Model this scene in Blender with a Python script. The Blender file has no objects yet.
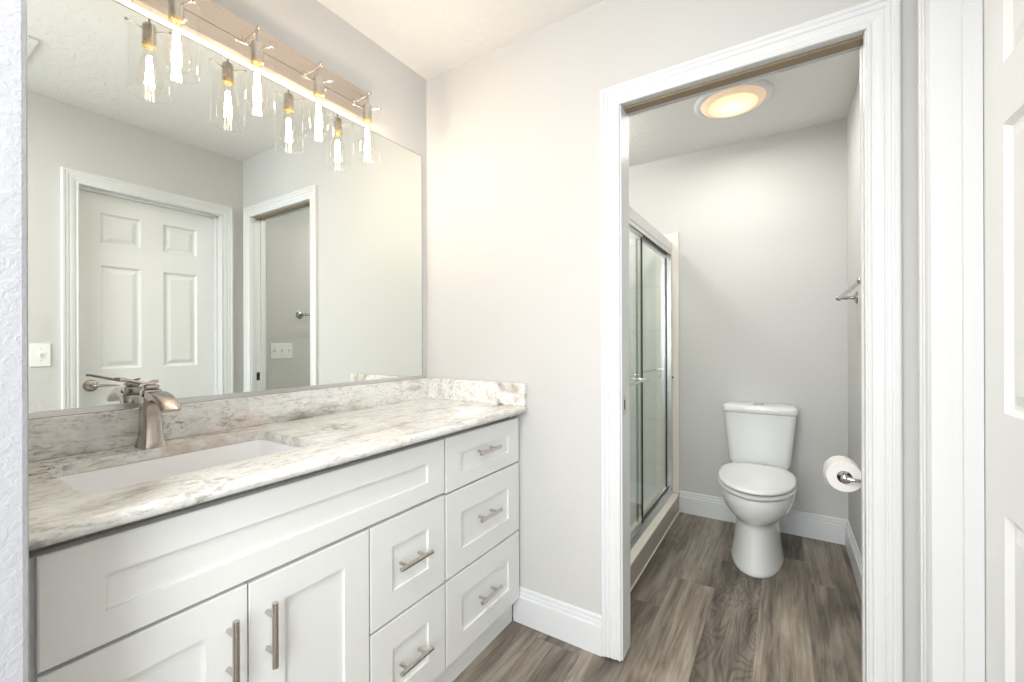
import bpy, bmesh, math, random
from mathutils import Vector, Matrix
random.seed(7)
S = bpy.context.scene
COL = S.collection

# ------------------------------------------------------------------ camera
cam_d = bpy.data.cameras.new('camera')
cam = bpy.data.objects.new('camera', cam_d)
COL.objects.link(cam)
S.camera = cam
F_PX = 429.3
cam_d.sensor_width = 36.0
cam_d.lens = F_PX / 1024.0 * 36.0
cam_d.clip_start = 0.02
cam.location = (1.4413, -1.513, 1.1542)
_yaw, _pitch, _roll = math.radians(-32.44), math.radians(0.014), math.radians(-0.19)
fw = Vector((math.sin(_yaw) * math.cos(_pitch), math.cos(_yaw) * math.cos(_pitch), math.sin(_pitch)))
rt0 = Vector((math.cos(_yaw), -math.sin(_yaw), 0))
up0 = rt0.cross(fw)
rt = rt0 * math.cos(_roll) + up0 * math.sin(_roll)
up = -rt0 * math.sin(_roll) + up0 * math.cos(_roll)
cam.rotation_euler = Matrix((rt, up, -fw)).transposed().to_euler()

# ------------------------------------------------------------------ world, exposure, large lights
W = bpy.data.worlds.new('world')
S.world = W
W.use_nodes = True
W.node_tree.nodes['Background'].inputs[0].default_value = (0.86, 0.93, 1.0, 1)
W.node_tree.nodes['Background'].inputs[1].default_value = 2.0
S.view_settings.view_transform = 'Standard'
S.view_settings.look = 'None'
S.view_settings.exposure = 0.15
S.cycles.transparent_max_bounces = 24
S.view_settings.gamma = 1.0
S.view_settings.use_curve_mapping = False


def area_light(name, loc, rot, sx, sy, power, color):
    d = bpy.data.lights.new(name, 'AREA')
    d.shape = 'RECTANGLE'
    d.size = sx
    d.size_y = sy
    d.energy = power
    d.color = color
    o = bpy.data.objects.new(name, d)
    o.location = loc
    o.rotation_euler = rot
    COL.objects.link(o)
    return o


# added fill light, set at a made-up window behind the camera
area_light('rear_fill', (0.75, -4.12, 1.5), (math.radians(90), 0, 0), 1.9, 1.5, 49, (0.93, 0.965, 1.0))
# added overhead fill behind the camera, under a made-up ceiling panel
area_light('ceiling_fill', (1.0, -2.05, 2.355), (0, 0, 0), 0.9, 0.5, 36, (1.0, 0.97, 0.93))
# added side fill at a made-up window, right of and behind the camera
area_light('side_fill', (1.70, -2.75, 1.45), (math.radians(90), 0, math.radians(90)), 1.1, 1.3, 46, (0.93, 0.965, 1.0))

# ------------------------------------------------------------------ dimensions
H = 2.403          # ceiling
WX = 1.74          # right wall
D = 1.545          # far wall of the toilet room
T = 0.09           # wall thickness
PY = -1.3895        # inner face of the partition left of the vanity
PX = 0.68          # its end
BY = -4.2          # far wall of the bedroom
BX = -1.2
OX0, OX1, OZ = 0.942, 1.632, 2.002   # doorway to the toilet room
DY0, DY1, DZ = -0.820, -0.138, 1.998  # door opening in the right wall
CZ = 0.888         # countertop top

# ------------------------------------------------------------------ materials


def mat(name, color=(0.8, 0.8, 0.8), rough=0.5, metal=0.0, spec=0.5, coat=0.0):
    m = bpy.data.materials.new(name)
    m.use_nodes = True
    b = m.node_tree.nodes['Principled BSDF']
    b.inputs['Base Color'].default_value = (*color, 1)
    b.inputs['Roughness'].default_value = rough
    b.inputs['Metallic'].default_value = metal
    b.inputs['Specular IOR Level'].default_value = spec
    b.inputs['Coat Weight'].default_value = coat
    return m


class G:
    """small helper for node graphs"""
    def __init__(s, m):
        s.m = m
        s.t = m.node_tree
        s.b = s.t.nodes['Principled BSDF']

    def n(s, typ, **kw):
        nd = s.t.nodes.new(typ)
        for k, v in kw.items():
            setattr(nd, k, v)
        return nd

    def l(s, a, b):
        s.t.links.new(a, b)

    def coords(s, scale=(1, 1, 1), rot=(0, 0, 0), loc=(0, 0, 0)):
        tc = s.n('ShaderNodeTexCoord')
        mp = s.n('ShaderNodeMapping')
        mp.inputs['Scale'].default_value = scale
        mp.inputs['Rotation'].default_value = rot
        mp.inputs['Location'].default_value = loc
        s.l(tc.outputs['Object'], mp.inputs['Vector'])
        return mp.outputs['Vector']

    def noise(s, vec, scale, detail=3, rough=0.5, dist=0.0):
        nd = s.n('ShaderNodeTexNoise')
        nd.inputs['Scale'].default_value = scale
        nd.inputs['Detail'].default_value = detail
        nd.inputs['Roughness'].default_value = rough
        nd.inputs['Distortion'].default_value = dist
        s.l(vec, nd.inputs['Vector'])
        return nd.outputs['Fac']

    def ramp(s, fac, stops):
        r = s.n('ShaderNodeValToRGB')
        els = r.color_ramp.elements
        while len(els) < len(stops):
            els.new(0.5)
        for e, (p, c) in zip(els, stops):
            e.position = p
            e.color = (*c, 1) if len(c) == 3 else c
        s.l(fac, r.inputs['Fac'])
        return r.outputs['Color']

    def mix(s, fac, a, b, mode='MIX'):
        m = s.n('ShaderNodeMix', data_type='RGBA', blend_type=mode)
        for sock, v in ((m.inputs[0], fac), (m.inputs[6], a), (m.inputs[7], b)):
            if hasattr(v, 'is_output') or isinstance(v, bpy.types.NodeSocket):
                s.l(v, sock)
            elif isinstance(v, (int, float)):
                sock.default_value = v
            else:
                sock.default_value = (*v, 1)
        return m.outputs[2]

    def math(s, op, a, b=0.0, clamp=False):
        m = s.n('ShaderNodeMath', operation=op, use_clamp=clamp)
        for sock, v in ((m.inputs[0], a), (m.inputs[1], b)):
            if isinstance(v, bpy.types.NodeSocket):
                s.l(v, sock)
            else:
                sock.default_value = v
        return m.outputs[0]

    def bump(s, h, strength=0.2, dist=0.002):
        b = s.n('ShaderNodeBump')
        b.inputs['Strength'].default_value = strength
        b.inputs['Distance'].default_value = dist
        s.l(h, b.inputs['Height'])
        s.l(b.outputs['Normal'], s.b.inputs['Normal'])


def wall_mat(name, color, bump=0.35, scale=38):
    m = mat(name, color, 0.62, spec=0.25)
    g = G(m)
    v = g.coords()
    h = g.noise(v, scale, 4, 0.55, 0.6)
    h2 = g.ramp(h, [(0.42, (0, 0, 0)), (0.60, (1, 1, 1))])
    g.bump(h2, bump, 0.002)
    return m


M = {}
M['wall'] = wall_mat('greige_wall_paint', (0.615, 0.612, 0.60), 0.10)
M['wall_tex'] = wall_mat('darkened_textured_wall_paint', (0.40, 0.405, 0.43), 0.22, 110)  # base darkened to offset the strong light on the partition end
M['ceiling'] = wall_mat('textured_ceiling_paint', (0.81, 0.805, 0.79), 0.45, 30)
M['trim'] = mat('white_gloss_trim_paint', (0.75, 0.765, 0.775), 0.35, spec=0.4)
M['door'] = mat('white_door_paint', (0.83, 0.84, 0.84), 0.38, spec=0.4)
M['cab'] = mat('white_cabinet_lacquer', (0.81, 0.825, 0.81), 0.36, spec=0.4)
M['cab_in'] = mat('shadow_grey_cabinet_box', (0.50, 0.50, 0.46), 0.6)
M['china'] = mat('white_porcelain', (0.84, 0.85, 0.85), 0.08, spec=0.5, coat=0.5)
M['sink'] = mat('white_sink_porcelain', (0.93, 0.94, 0.96), 0.15, spec=0.5)
M['seat'] = mat('white_seat_plastic', (0.83, 0.84, 0.835), 0.22)
M['plastic'] = mat('white_switch_plastic', (0.86, 0.86, 0.85), 0.3)
M['paper'] = mat('white_tissue_paper', (0.88, 0.87, 0.85), 0.95, spec=0.1)
M['card'] = mat('brown_paper_core', (0.28, 0.20, 0.13), 0.9)
M['chrome'] = mat('polished_chrome', (0.72, 0.72, 0.73), 0.12, 1.0)
M['bar_chrome'] = mat('grey_chrome', (0.46, 0.46, 0.45), 0.14, 1.0)  # chrome with a darker grey base
M['dark_chrome'] = mat('dark_pewter_metal', (0.33, 0.33, 0.32), 0.2, 1.0)
M['alu'] = mat('satin_aluminium', (0.66, 0.66, 0.65), 0.28, 1.0)
M['bronze'] = mat('warm_brass', (0.80, 0.56, 0.26), 0.25, 1.0)
M['black'] = mat('black_rubber_gasket', (0.02, 0.022, 0.022), 0.5)
M['dark'] = mat('dark_latch_metal', (0.06, 0.055, 0.05), 0.4, 0.6)
M['track'] = mat('brown_pocket_track_wood', (0.30, 0.235, 0.16), 0.7)
M['cream'] = mat('cream_cultured_marble', (0.80, 0.765, 0.69), 0.3)
M['beige'] = mat('beige_curb_tile', (0.50, 0.465, 0.40), 0.3)
M['caulk'] = mat('cream_caulk', (0.80, 0.76, 0.69), 0.6)


def brushed(name, color, rough, scale=(2, 2, 120)):
    m = mat(name, color, rough, 1.0)
    g = G(m)
    v = g.coords(scale)
    n = g.noise(v, 6, 3, 0.6)
    r = g.ramp(n, [(0.3, (rough * 0.7,) * 3), (0.7, (rough * 1.35,) * 3)])
    g.l(r, g.b.inputs['Roughness'])
    c = g.ramp(n, [(0.3, tuple(x * 0.88 for x in color)), (0.7, tuple(min(1, x * 1.08) for x in color))])
    g.l(c, g.b.inputs['Base Color'])
    return m


M['nickel'] = mat('brushed_nickel', (0.60, 0.565, 0.525), 0.27, 1.0)
M['plate'] = brushed('brushed_nickel_backplate', (0.62, 0.545, 0.48), 0.34, (120, 1.5, 120))
M['faucet'] = mat('brushed_nickel_faucet', (0.50, 0.45, 0.41), 0.25, 1.0)


def tile_mat():
    m = mat('pale_green_white_shower_tile', (0.80, 0.83, 0.79), 0.15)
    g = G(m)
    v = g.coords((1, 1, 1), (math.radians(90), 0, 0))
    b = g.n('ShaderNodeTexBrick')
    b.offset = 0.0
    b.inputs['Scale'].default_value = 1.0
    b.inputs['Brick Width'].default_value = 0.305
    b.inputs['Row Height'].default_value = 0.305
    b.inputs['Mortar Size'].default_value = 0.003
    b.inputs['Color1'].default_value = (0.80, 0.83, 0.79, 1)
    b.inputs['Color2'].default_value = (0.78, 0.815, 0.775, 1)
    b.inputs['Mortar'].default_value = (0.62, 0.63, 0.58, 1)
    g.l(v, b.inputs['Vector'])
    g.l(b.outputs['Color'], g.b.inputs['Base Color'])
    return m


M['tile'] = tile_mat()


def granite():
    m = mat('veined_white_brown_granite', (0.8, 0.8, 0.78), 0.09, spec=0.6)
    g = G(m)
    # streaks run along the vanity (y), bent by a slow warp
    tc = g.n('ShaderNodeTexCoord')
    warp = g.n('ShaderNodeTexNoise')
    warp.inputs['Scale'].default_value = 2.6
    warp.inputs['Detail'].default_value = 3
    g.l(tc.outputs['Object'], warp.inputs['Vector'])
    sub = g.n('ShaderNodeVectorMath', operation='SUBTRACT')
    g.l(warp.outputs['Color'], sub.inputs[0])
    sub.inputs[1].default_value = (0.5, 0.5, 0.5)
    sc = g.n('ShaderNodeVectorMath', operation='SCALE')
    sc.inputs['Scale'].default_value = 0.16
    g.l(sub.outputs[0], sc.inputs[0])
    add = g.n('ShaderNodeVectorMath', operation='ADD')
    g.l(tc.outputs['Object'], add.inputs[0])
    g.l(sc.outputs[0], add.inputs[1])
    mp = g.n('ShaderNodeMapping')
    mp.inputs['Rotation'].default_value = (0.10, 0.0, math.radians(-9))
    mp.inputs['Scale'].default_value = (15, 2.4, 15)
    g.l(add.outputs[0], mp.inputs['Vector'])
    st = mp.outputs['Vector']
    mp2 = g.n('ShaderNodeMapping')
    mp2.inputs['Rotation'].default_value = (0.10, 0.0, math.radians(-9))
    mp2.inputs['Scale'].default_value = (58, 7.5, 58)
    g.l(add.outputs[0], mp2.inputs['Vector'])
    st2 = mp2.outputs['Vector']
    raw = tc.outputs['Object']
    n1 = g.noise(st, 1.0, 6, 0.62, 0.4)
    base = g.ramp(n1, [(0.26, (0.30, 0.285, 0.25)), (0.34, (0.55, 0.535, 0.49)), (0.42, (0.76, 0.755, 0.725)), (0.50, (0.88, 0.88, 0.865)),
                       (0.56, (0.82, 0.82, 0.80)), (0.63, (0.60, 0.61, 0.585)), (0.70, (0.46, 0.42, 0.36))])
    n2 = g.noise(st2, 1.0, 6, 0.75, 0.3)
    fine = g.ramp(n2, [(0.28, (0.34, 0.32, 0.29)), (0.38, (0.74, 0.73, 0.71)), (0.46, (1, 1, 1)), (0.60, (0.97, 0.965, 0.95)), (0.70, (0.62, 0.59, 0.55))])
    c = g.mix(0.85, base, fine, 'MULTIPLY')
    n2b = g.noise(g.coords((1, 0.5, 1)), 110, 4, 0.75)
    grit = g.ramp(n2b, [(0.33, (0.55, 0.54, 0.51)), (0.45, (0.95, 0.95, 0.94)), (0.6, (1.06, 1.06, 1.06))])
    c = g.mix(0.7, c, grit, 'MULTIPLY')
    # white crystal clouds
    n3 = g.noise(raw, 14, 5, 0.7)
    cl = g.ramp(n3, [(0.50, (0, 0, 0)), (0.64, (1, 1, 1))])
    clf = g.math('MULTIPLY', cl, 0.6)
    c = g.mix(clf, c, (0.86, 0.87, 0.88))
    # grey-blue patches
    n4 = g.noise(raw, 3.4, 3, 0.6, 0.5)
    gp = g.ramp(n4, [(0.60, (0, 0, 0)), (0.74, (1, 1, 1))])
    c = g.mix(g.math('MULTIPLY', gp, 0.5), c, (0.52, 0.56, 0.58))
    # rusty patches
    n5 = g.noise(g.coords((1, 1, 1), (0, 0, 0), (3.1, 1.7, 0.4)), 5.5, 3, 0.6, 0.4)
    rp = g.ramp(n5, [(0.57, (0, 0, 0)), (0.68, (1, 1, 1))])
    c = g.mix(g.math('MULTIPLY', rp, 0.45), c, (0.52, 0.36, 0.25))
    # dark speckle, only inside clusters
    n6 = g.noise(g.coords((1, 1, 1), (0, 0, 0), (0.4, 5.2, 1.4)), 5.0, 3, 0.6, 0.3)
    cluster = g.ramp(n6, [(0.55, (0, 0, 0)), (0.66, (1, 1, 1))])
    n7 = g.noise(g.coords((1, 0.6, 1)), 75, 3, 0.6, 0.3)
    speck = g.ramp(n7, [(0.50, (0, 0, 0)), (0.60, (1, 1, 1))])
    f = g.math('MULTIPLY', cluster, speck)
    c = g.mix(g.math('MULTIPLY', f, 0.85), c, (0.13, 0.135, 0.12))
    n8 = g.noise(g.coords((1, 0.45, 1)), 52, 3, 0.65, 0.5)
    f2 = g.ramp(n8, [(0.64, (0, 0, 0)), (0.71, (1, 1, 1))])
    c = g.mix(g.math('MULTIPLY', f2, 0.5), c, (0.30, 0.27, 0.24))
    g.l(c, g.b.inputs['Base Color'])
    return m


M['granite'] = granite()


def planks():
    m = mat('greige_oak_vinyl_planks', (0.3, 0.27, 0.24), 0.42, spec=0.35)
    g = G(m)
    PW, PL, OXs = 0.18, 1.22, 1.343 - 0.18 * 20
    tc = g.n('ShaderNodeTexCoord')
    sep = g.n('ShaderNodeSeparateXYZ')
    g.l(tc.outputs['Object'], sep.inputs[0])
    x = g.math('DIVIDE', g.math('SUBTRACT', sep.outputs[0], OXs), PW)
    ix = g.math('FLOOR', x)
    fx = g.math('FRACT', x)
    wn = g.n('ShaderNodeTexWhiteNoise', noise_dimensions='1D')
    g.l(g.math('ADD', ix, 5.3), wn.inputs['W'])
    # joints: a fixed stagger with a little randomness, set so that the joint left of the toilet is at y=.68
    JO = {16: -0.05, 17: 0.40, 18: 0.68, 19: 0.98, 20: 1.19, 21: -0.25, 15: 0.62, 14: 0.10}
    st = g.math('MULTIPLY', wn.outputs['Value'], 1.22)
    for k, yj in JO.items():
        eq = g.math('COMPARE', ix, float(k))
        eq.node.inputs[2].default_value = 0.1
        st = g.math('ADD', g.math('MULTIPLY', st, g.math('SUBTRACT', 1.0, eq)), g.math('MULTIPLY', eq, yj))
    y = g.math('ADD', g.math('DIVIDE', g.math('SUBTRACT', sep.outputs[1], st), PL), 10.0)
    iy = g.math('FLOOR', y)
    fy = g.math('FRACT', y)
    cmb = g.n('ShaderNodeCombineXYZ')
    g.l(ix, cmb.inputs[0])
    g.l(iy, cmb.inputs[1])
    wn2 = g.n('ShaderNodeTexWhiteNoise', noise_dimensions='3D')
    g.l(cmb.outputs[0], wn2.inputs['Vector'])
    tone = g.math('ADD', g.math('MULTIPLY', wn2.outputs['Value'], 0.7), 0.15)
    # (column, board): board 9 ends at the joint, board 10 starts there
    for (k, j), tv in {(18, 9): 0.95, (18, 10): 0.38, (17, 9): 0.72, (17, 10): 0.30, (19, 9): 0.34, (19, 10): 0.6, (20, 9): 0.88, (20, 10): 0.3, (21, 10): 0.36, (16, 10): 0.35, (16, 9): 0.7}.items():
        e1 = g.math('COMPARE', ix, float(k))
        e1.node.inputs[2].default_value = 0.1
        e2 = g.math('COMPARE', iy, float(j))
        e2.node.inputs[2].default_value = 0.1
        e = g.math('MULTIPLY', e1, e2)
        tone = g.math('ADD', g.math('MULTIPLY', tone, g.math('SUBTRACT', 1.0, e)), g.math('MULTIPLY', e, tv))
    # grain coordinates shifted per plank
    sh = g.n('ShaderNodeVectorMath', operation='SCALE')
    sh.inputs['Scale'].default_value = 7.0
    g.l(wn2.outputs['Color'], sh.inputs[0])
    ad = g.n('ShaderNodeVectorMath', operation='ADD')
    g.l(tc.outputs['Object'], ad.inputs[0])
    g.l(sh.outputs[0], ad.inputs[1])

    def mapped(scale):
        mp = g.n('ShaderNodeMapping')
        mp.inputs['Scale'].default_value = scale
        g.l(ad.outputs[0], mp.inputs['Vector'])
        return mp.outputs['Vector']
    broad = g.noise(mapped((7, 1.3, 1)), 1.0, 4, 0.6, 0.8)
    fine = g.noise(mapped((70, 3.2, 1)), 1.0, 5, 0.7, 0.3)
    # cathedral figure: contour bands of a stretched noise
    fig = g.noise(mapped((5.0, 1.1, 1)), 1.0, 2, 0.45, 1.2)
    bands = g.math('SINE', g.math('MULTIPLY', fig, 165.0))
    bands = g.math('MULTIPLY', g.math('ADD', bands, 1.0), 0.5)
    figmask = g.noise(mapped((4.0, 1.2, 1)), 1.0, 2, 0.5)
    figmask = g.ramp(figmask, [(0.54, (0, 0, 0)), (0.68, (1, 1, 1))])
    e1 = g.math('COMPARE', ix, 19.0)
    e1.node.inputs[2].default_value = 0.1
    figmask = g.math('MAXIMUM', figmask, g.math('MULTIPLY', e1, 0.9))
    base = g.ramp(broad, [(0.30, (0.080, 0.065, 0.052)), (0.42, (0.165, 0.140, 0.115)), (0.54, (0.260, 0.225, 0.188)), (0.68, (0.350, 0.310, 0.265))])
    tint = g.ramp(tone, [(0.0, (0.70, 0.69, 0.685)), (0.5, (0.92, 0.915, 0.905)), (1.0, (1.14, 1.12, 1.08))])
    c = g.mix(1.0, base, tint, 'MULTIPLY')
    fr = g.ramp(fine, [(0.30, (0.50, 0.48, 0.46)), (0.46, (0.92, 0.92, 0.92)), (0.62, (1.16, 1.16, 1.16))])
    c = g.mix(0.9, c, fr, 'MULTIPLY')
    bm_ = g.ramp(bands, [(0.0, (0.55, 0.53, 0.51)), (0.45, (1.0, 1.0, 1.0)), (1.0, (1.06, 1.06, 1.06))])
    c = g.mix(g.math('MULTIPLY', figmask, 0.75), c, g.mix(1.0, c, bm_, 'MULTIPLY'))
    streak = g.noise(mapped((30, 1.6, 1)), 1.0, 4, 0.65, 0.6)
    sf = g.ramp(streak, [(0.34, (0.55, 0.53, 0.51)), (0.46, (0.95, 0.95, 0.95)), (0.60, (1.12, 1.12, 1.12))])
    c = g.mix(0.75, c, sf, 'MULTIPLY')
    pores = g.noise(mapped((150, 4.0, 1)), 1.0, 3, 0.6, 0.2)
    pf = g.ramp(pores, [(0.60, (0, 0, 0)), (0.70, (1, 1, 1))])
    c = g.mix(g.math('MULTIPLY', pf, 0.45), c, (0.07, 0.058, 0.048))
    # knots / dark smudges
    kn = g.noise(mapped((9, 3.0, 1)), 1.0, 3, 0.6, 0.5)
    kf = g.ramp(kn, [(0.66, (0, 0, 0)), (0.78, (1, 1, 1))])
    c = g.mix(g.math('MULTIPLY', kf, 0.55), c, (0.085, 0.068, 0.055))
    # bevel lines
    dx = g.math('MULTIPLY', g.math('MINIMUM', fx, g.math('SUBTRACT', 1.0, fx)), PW)
    dy = g.math('MULTIPLY', g.math('MINIMUM', fy, g.math('SUBTRACT', 1.0, fy)), PL)
    d = g.math('MINIMUM', dx, dy)
    line = g.math('LESS_THAN', d, 0.0011)
    c = g.mix(g.math('MULTIPLY', line, 0.35), c, (0.06, 0.05, 0.042))
    g.l(c, g.b.inputs['Base Color'])
    g.bump(fine, 0.12, 0.001)
    return m


M['floor'] = planks()


def mirror_mat():
    m = mat('silvered_mirror_glass', (0.86, 0.895, 0.865), 0.0, 1.0)
    return m


M['mirror'] = mirror_mat()


def clear_glass(name, tint, ior=1.45, refl=1.0):
    """thin glass: fresnel mix of clear transmission and mirror reflection"""
    m = bpy.data.materials.new(name)
    m.use_nodes = True
    t = m.node_tree
    for n in list(t.nodes):
        t.nodes.remove(n)
    out = t.nodes.new('ShaderNodeOutputMaterial')
    mx = t.nodes.new('ShaderNodeMixShader')
    tr = t.nodes.new('ShaderNodeBsdfTransparent')
    tr.inputs[0].default_value = (*tint, 1)
    gl = t.nodes.new('ShaderNodeBsdfGlossy')
    gl.inputs['Roughness'].default_value = 0.02
    gl.inputs['Color'].default_value = (refl, refl, refl, 1)
    # schlick fresnel from the facing angle, the same on both sides of the thin pane
    f0 = 2 * ((ior - 1) / (ior + 1)) ** 2
    lw = t.nodes.new('ShaderNodeLayerWeight')
    lw.inputs['Blend'].default_value = 0.5
    pw = t.nodes.new('ShaderNodeMath')
    pw.operation = 'POWER'
    pw.inputs[1].default_value = 4.5
    t.links.new(lw.outputs['Facing'], pw.inputs[0])
    ma = t.nodes.new('ShaderNodeMath')
    ma.operation = 'MULTIPLY_ADD'
    ma.inputs[1].default_value = 0.9 - f0
    ma.inputs[2].default_value = f0
    t.links.new(pw.outputs[0], ma.inputs[0])
    t.links.new(ma.outputs[0], mx.inputs[0])
    t.links.new(tr.outputs[0], mx.inputs[1])
    t.links.new(gl.outputs[0], mx.inputs[2])
    t.links.new(mx.outputs[0], out.inputs['Surface'])
    return m


M['glass'] = clear_glass('clear_lamp_glass', (0.99, 0.99, 0.985), 1.45)
M['bulb_glass'] = clear_glass('clear_bulb_glass', (1.0, 0.985, 0.96), 1.10)
M['shower_glass'] = clear_glass('shower_door_glass', (0.92, 0.955, 0.925), 1.5)
M['window_glass'] = clear_glass('window_glass', (0.97, 0.98, 0.97), 1.45)


def emis(name, color, strength):
    m = bpy.data.materials.new(name)
    m.use_nodes = True
    t = m.node_tree
    for n in list(t.nodes):
        t.nodes.remove(n)
    out = t.nodes.new('ShaderNodeOutputMaterial')
    e = t.nodes.new('ShaderNodeEmission')
    e.inputs[0].default_value = (*color, 1)
    e.inputs[1].default_value = strength
    t.links.new(e.outputs[0], out.inputs['Surface'])
    return m


M['filament'] = emis('glowing_filament', (1.0, 0.84, 0.67), 255)
M['lens_core'] = emis('lit_frosted_lens', (1.0, 0.83, 0.50), 1.0)
_t = M['lens_core'].node_tree
_tc = _t.nodes.new('ShaderNodeTexCoord')
_d = _t.nodes.new('ShaderNodeVectorMath')
_d.operation = 'DISTANCE'
_d.inputs[1].default_value = (1.215, 0.985, 2.358)
_t.links.new(_tc.outputs['Object'], _d.inputs[0])
_r = _t.nodes.new('ShaderNodeValToRGB')
_r.color_ramp.elements[0].color = (1.35, 1.25, 1.02, 1)
_r.color_ramp.elements[0].position = 0.0
_r.color_ramp.elements[1].color = (1.08, 0.86, 0.50, 1)
_r.color_ramp.elements[1].position = 0.117
_t.links.new(_d.outputs['Value'], _r.inputs['Fac'])
_t.links.new(_r.outputs['Color'], _t.nodes['Emission'].inputs[0])
M['lens_ring'] = mat('amber_ribbed_lens', (0.85, 0.70, 0.55), 0.35)
_b = M['lens_ring'].node_tree.nodes['Principled BSDF']
_b.inputs['Emission Color'].default_value = (1.0, 0.66, 0.40, 1)
_b.inputs['Emission Strength'].default_value = 0.30

# ------------------------------------------------------------------ mesh helpers


def box(bm, a, b, bevel=0.0, seg=2):
    """axis-aligned box between corners a and b"""
    n0 = len(bm.verts)
    c = [(a[i] + b[i]) / 2 for i in range(3)]
    s = [abs(b[i] - a[i]) for i in range(3)]
    r = bmesh.ops.create_cube(bm, size=1.0, matrix=Matrix.Translation(c) @ Matrix.Diagonal((*s, 1)))
    if bevel > 0:
        es = set()
        for v in r['verts']:
            es.update(v.link_edges)
        bmesh.ops.bevel(bm, geom=list(es), offset=bevel, segments=seg, profile=0.5, affect='EDGES')
    return bm


def cyl(bm, p0, p1, r0, r1=None, seg=24, caps=True):
    r1 = r0 if r1 is None else r1
    p0, p1 = Vector(p0), Vector(p1)
    d = p1 - p0
    q = d.to_track_quat('Z', 'Y').to_matrix().to_4x4()
    bmesh.ops.create_cone(bm, cap_ends=caps, segments=seg, radius1=r0, radius2=r1, depth=d.length,
                          matrix=Matrix.Translation((p0 + p1) / 2) @ q)
    return bm


def ball(bm, c, r, seg=16, scale=(1, 1, 1)):
    bmesh.ops.create_uvsphere(bm, u_segments=seg, v_segments=seg // 2 + 2, radius=r,
                              matrix=Matrix.Translation(c) @ Matrix.Diagonal((*scale, 1)))
    return bm


def lathe(bm, prof, c=(0, 0, 0), axis='Z', seg=32, close=False):
    """prof: list of (r, h) revolved about axis through c"""
    rings = []
    for r, h in prof:
        ring = []
        if r < 1e-6:
            ring = [None]
        for k in range(seg if r >= 1e-6 else 1):
            a = 2 * math.pi * k / seg
            u, v = r * math.cos(a), r * math.sin(a)
            if axis == 'Z':
                p = (c[0] + u, c[1] + v, c[2] + h)
            elif axis == 'Y':
                p = (c[0] + v, c[1] + h, c[2] + u)
            else:
                p = (c[0] + h, c[1] + u, c[2] + v)
            vert = bm.verts.new(p)
            if r < 1e-6:
                ring[0] = vert
            else:
                ring.append(vert)
        rings.append(ring)
    pairs = list(zip(rings[:-1], rings[1:]))
    if close:
        pairs.append((rings[-1], rings[0]))
    for A, B in pairs:
        for k in range(seg):
            k2 = (k + 1) % seg
            if len(A) == 1 and len(B) == 1:
                continue
            if len(A) == 1:
                bm.faces.new((A[0], B[k2], B[k]))
            elif len(B) == 1:
                bm.faces.new((A[k], A[k2], B[0]))
            else:
                bm.faces.new((A[k], A[k2], B[k2], B[k]))
    return bm


def sweep(bm, sections, closed_section=True, cap=True):
    """sections: lists of points, same length; skins between them"""
    rows = [[bm.verts.new(p) for p in s] for s in sections]
    n = len(rows[0])
    for A, B in zip(rows[:-1], rows[1:]):
        for k in range(n if closed_section else n - 1):
            k2 = (k + 1) % n
            bm.faces.new((A[k], A[k2], B[k2], B[k]))
    if cap and closed_section:
        bm.faces.new(rows[0][::-1])
        bm.faces.new(rows[-1])
    return bm


def tube(bm, pts, r, seg=12):
    """round tube through points; r a number or a list"""
    pts = [Vector(p) for p in pts]
    rs = r if isinstance(r, (list, tuple)) else [r] * len(pts)
    secs = []
    ref = Vector((0, 0, 1))
    for i, p in enumerate(pts):
        d = (pts[min(i + 1, len(pts) - 1)] - pts[max(i - 1, 0)]).normalized()
        if abs(d.dot(ref)) > 0.95:
            ref = Vector((0, 1, 0)) if abs(d.y) < 0.9 else Vector((1, 0, 0))
        s = d.cross(ref).normalized()
        t = s.cross(d)
        secs.append([p + (s * math.cos(2 * math.pi * k / seg) + t * math.sin(2 * math.pi * k / seg)) * rs[i] for k in range(seg)])
        ref = t
    return sweep(bm, secs)


def obj(name, bm, m, parent=None, smooth=None):
    bmesh.ops.recalc_face_normals(bm, faces=bm.faces[:])
    me = bpy.data.meshes.new(name)
    if smooth is None:
        pass
    bm.to_mesh(me)
    bm.free()
    if smooth:
        for p in me.polygons:
            p.use_smooth = True
        me.set_sharp_from_angle(angle=math.radians(smooth))
    o = bpy.data.objects.new(name, me)
    if m:
        me.materials.append(M[m] if isinstance(m, str) else m)
    COL.objects.link(o)
    if parent is not None:
        o.parent = parent
        o.matrix_parent_inverse = chain(parent).inverted()
    return o


def chain(o):
    mw = Matrix.Translation(o.location) @ o.rotation_euler.to_matrix().to_4x4()
    if o.parent is not None:
        mw = chain(o.parent) @ o.matrix_parent_inverse @ mw
    return mw


def new():
    return bmesh.new()


def tag(o, label, cat, group=None):
    o['label'] = label
    o['category'] = cat
    if group:
        o['group'] = group
    return o


def thing(name, label, cat, loc=(0, 0, 0), group=None):
    o = bpy.data.objects.new(name, None)
    o.location = loc
    COL.objects.link(o)
    return tag(o, label, cat, group)


def struct(name, bm, m, label, cat, smooth=None):
    o = obj(name, bm, m, None, smooth)
    o['kind'] = 'structure'
    o['label'] = label
    o['category'] = cat
    return o


def copy_tree(o, offset, parent=None):
    """copy of a part with its children, moved by offset (local)"""
    c = o.copy()
    COL.objects.link(c)
    if parent is not None:
        c.parent = parent
    c.location = o.location + Vector(offset)
    for ch in list(o.children):
        k = ch.copy()
        COL.objects.link(k)
        k.parent = c
        for gr in list(ch.children):
            q = gr.copy()
            COL.objects.link(q)
            q.parent = k
    return c


# ------------------------------------------------------------------ the room shell
b = new()
box(b, (BX - T, BY - T, -0.1), (WX + T, D + T, 0.0))
struct('floor', b, 'floor', 'grey-brown oak-look plank floor running through both rooms', 'floor')

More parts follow.
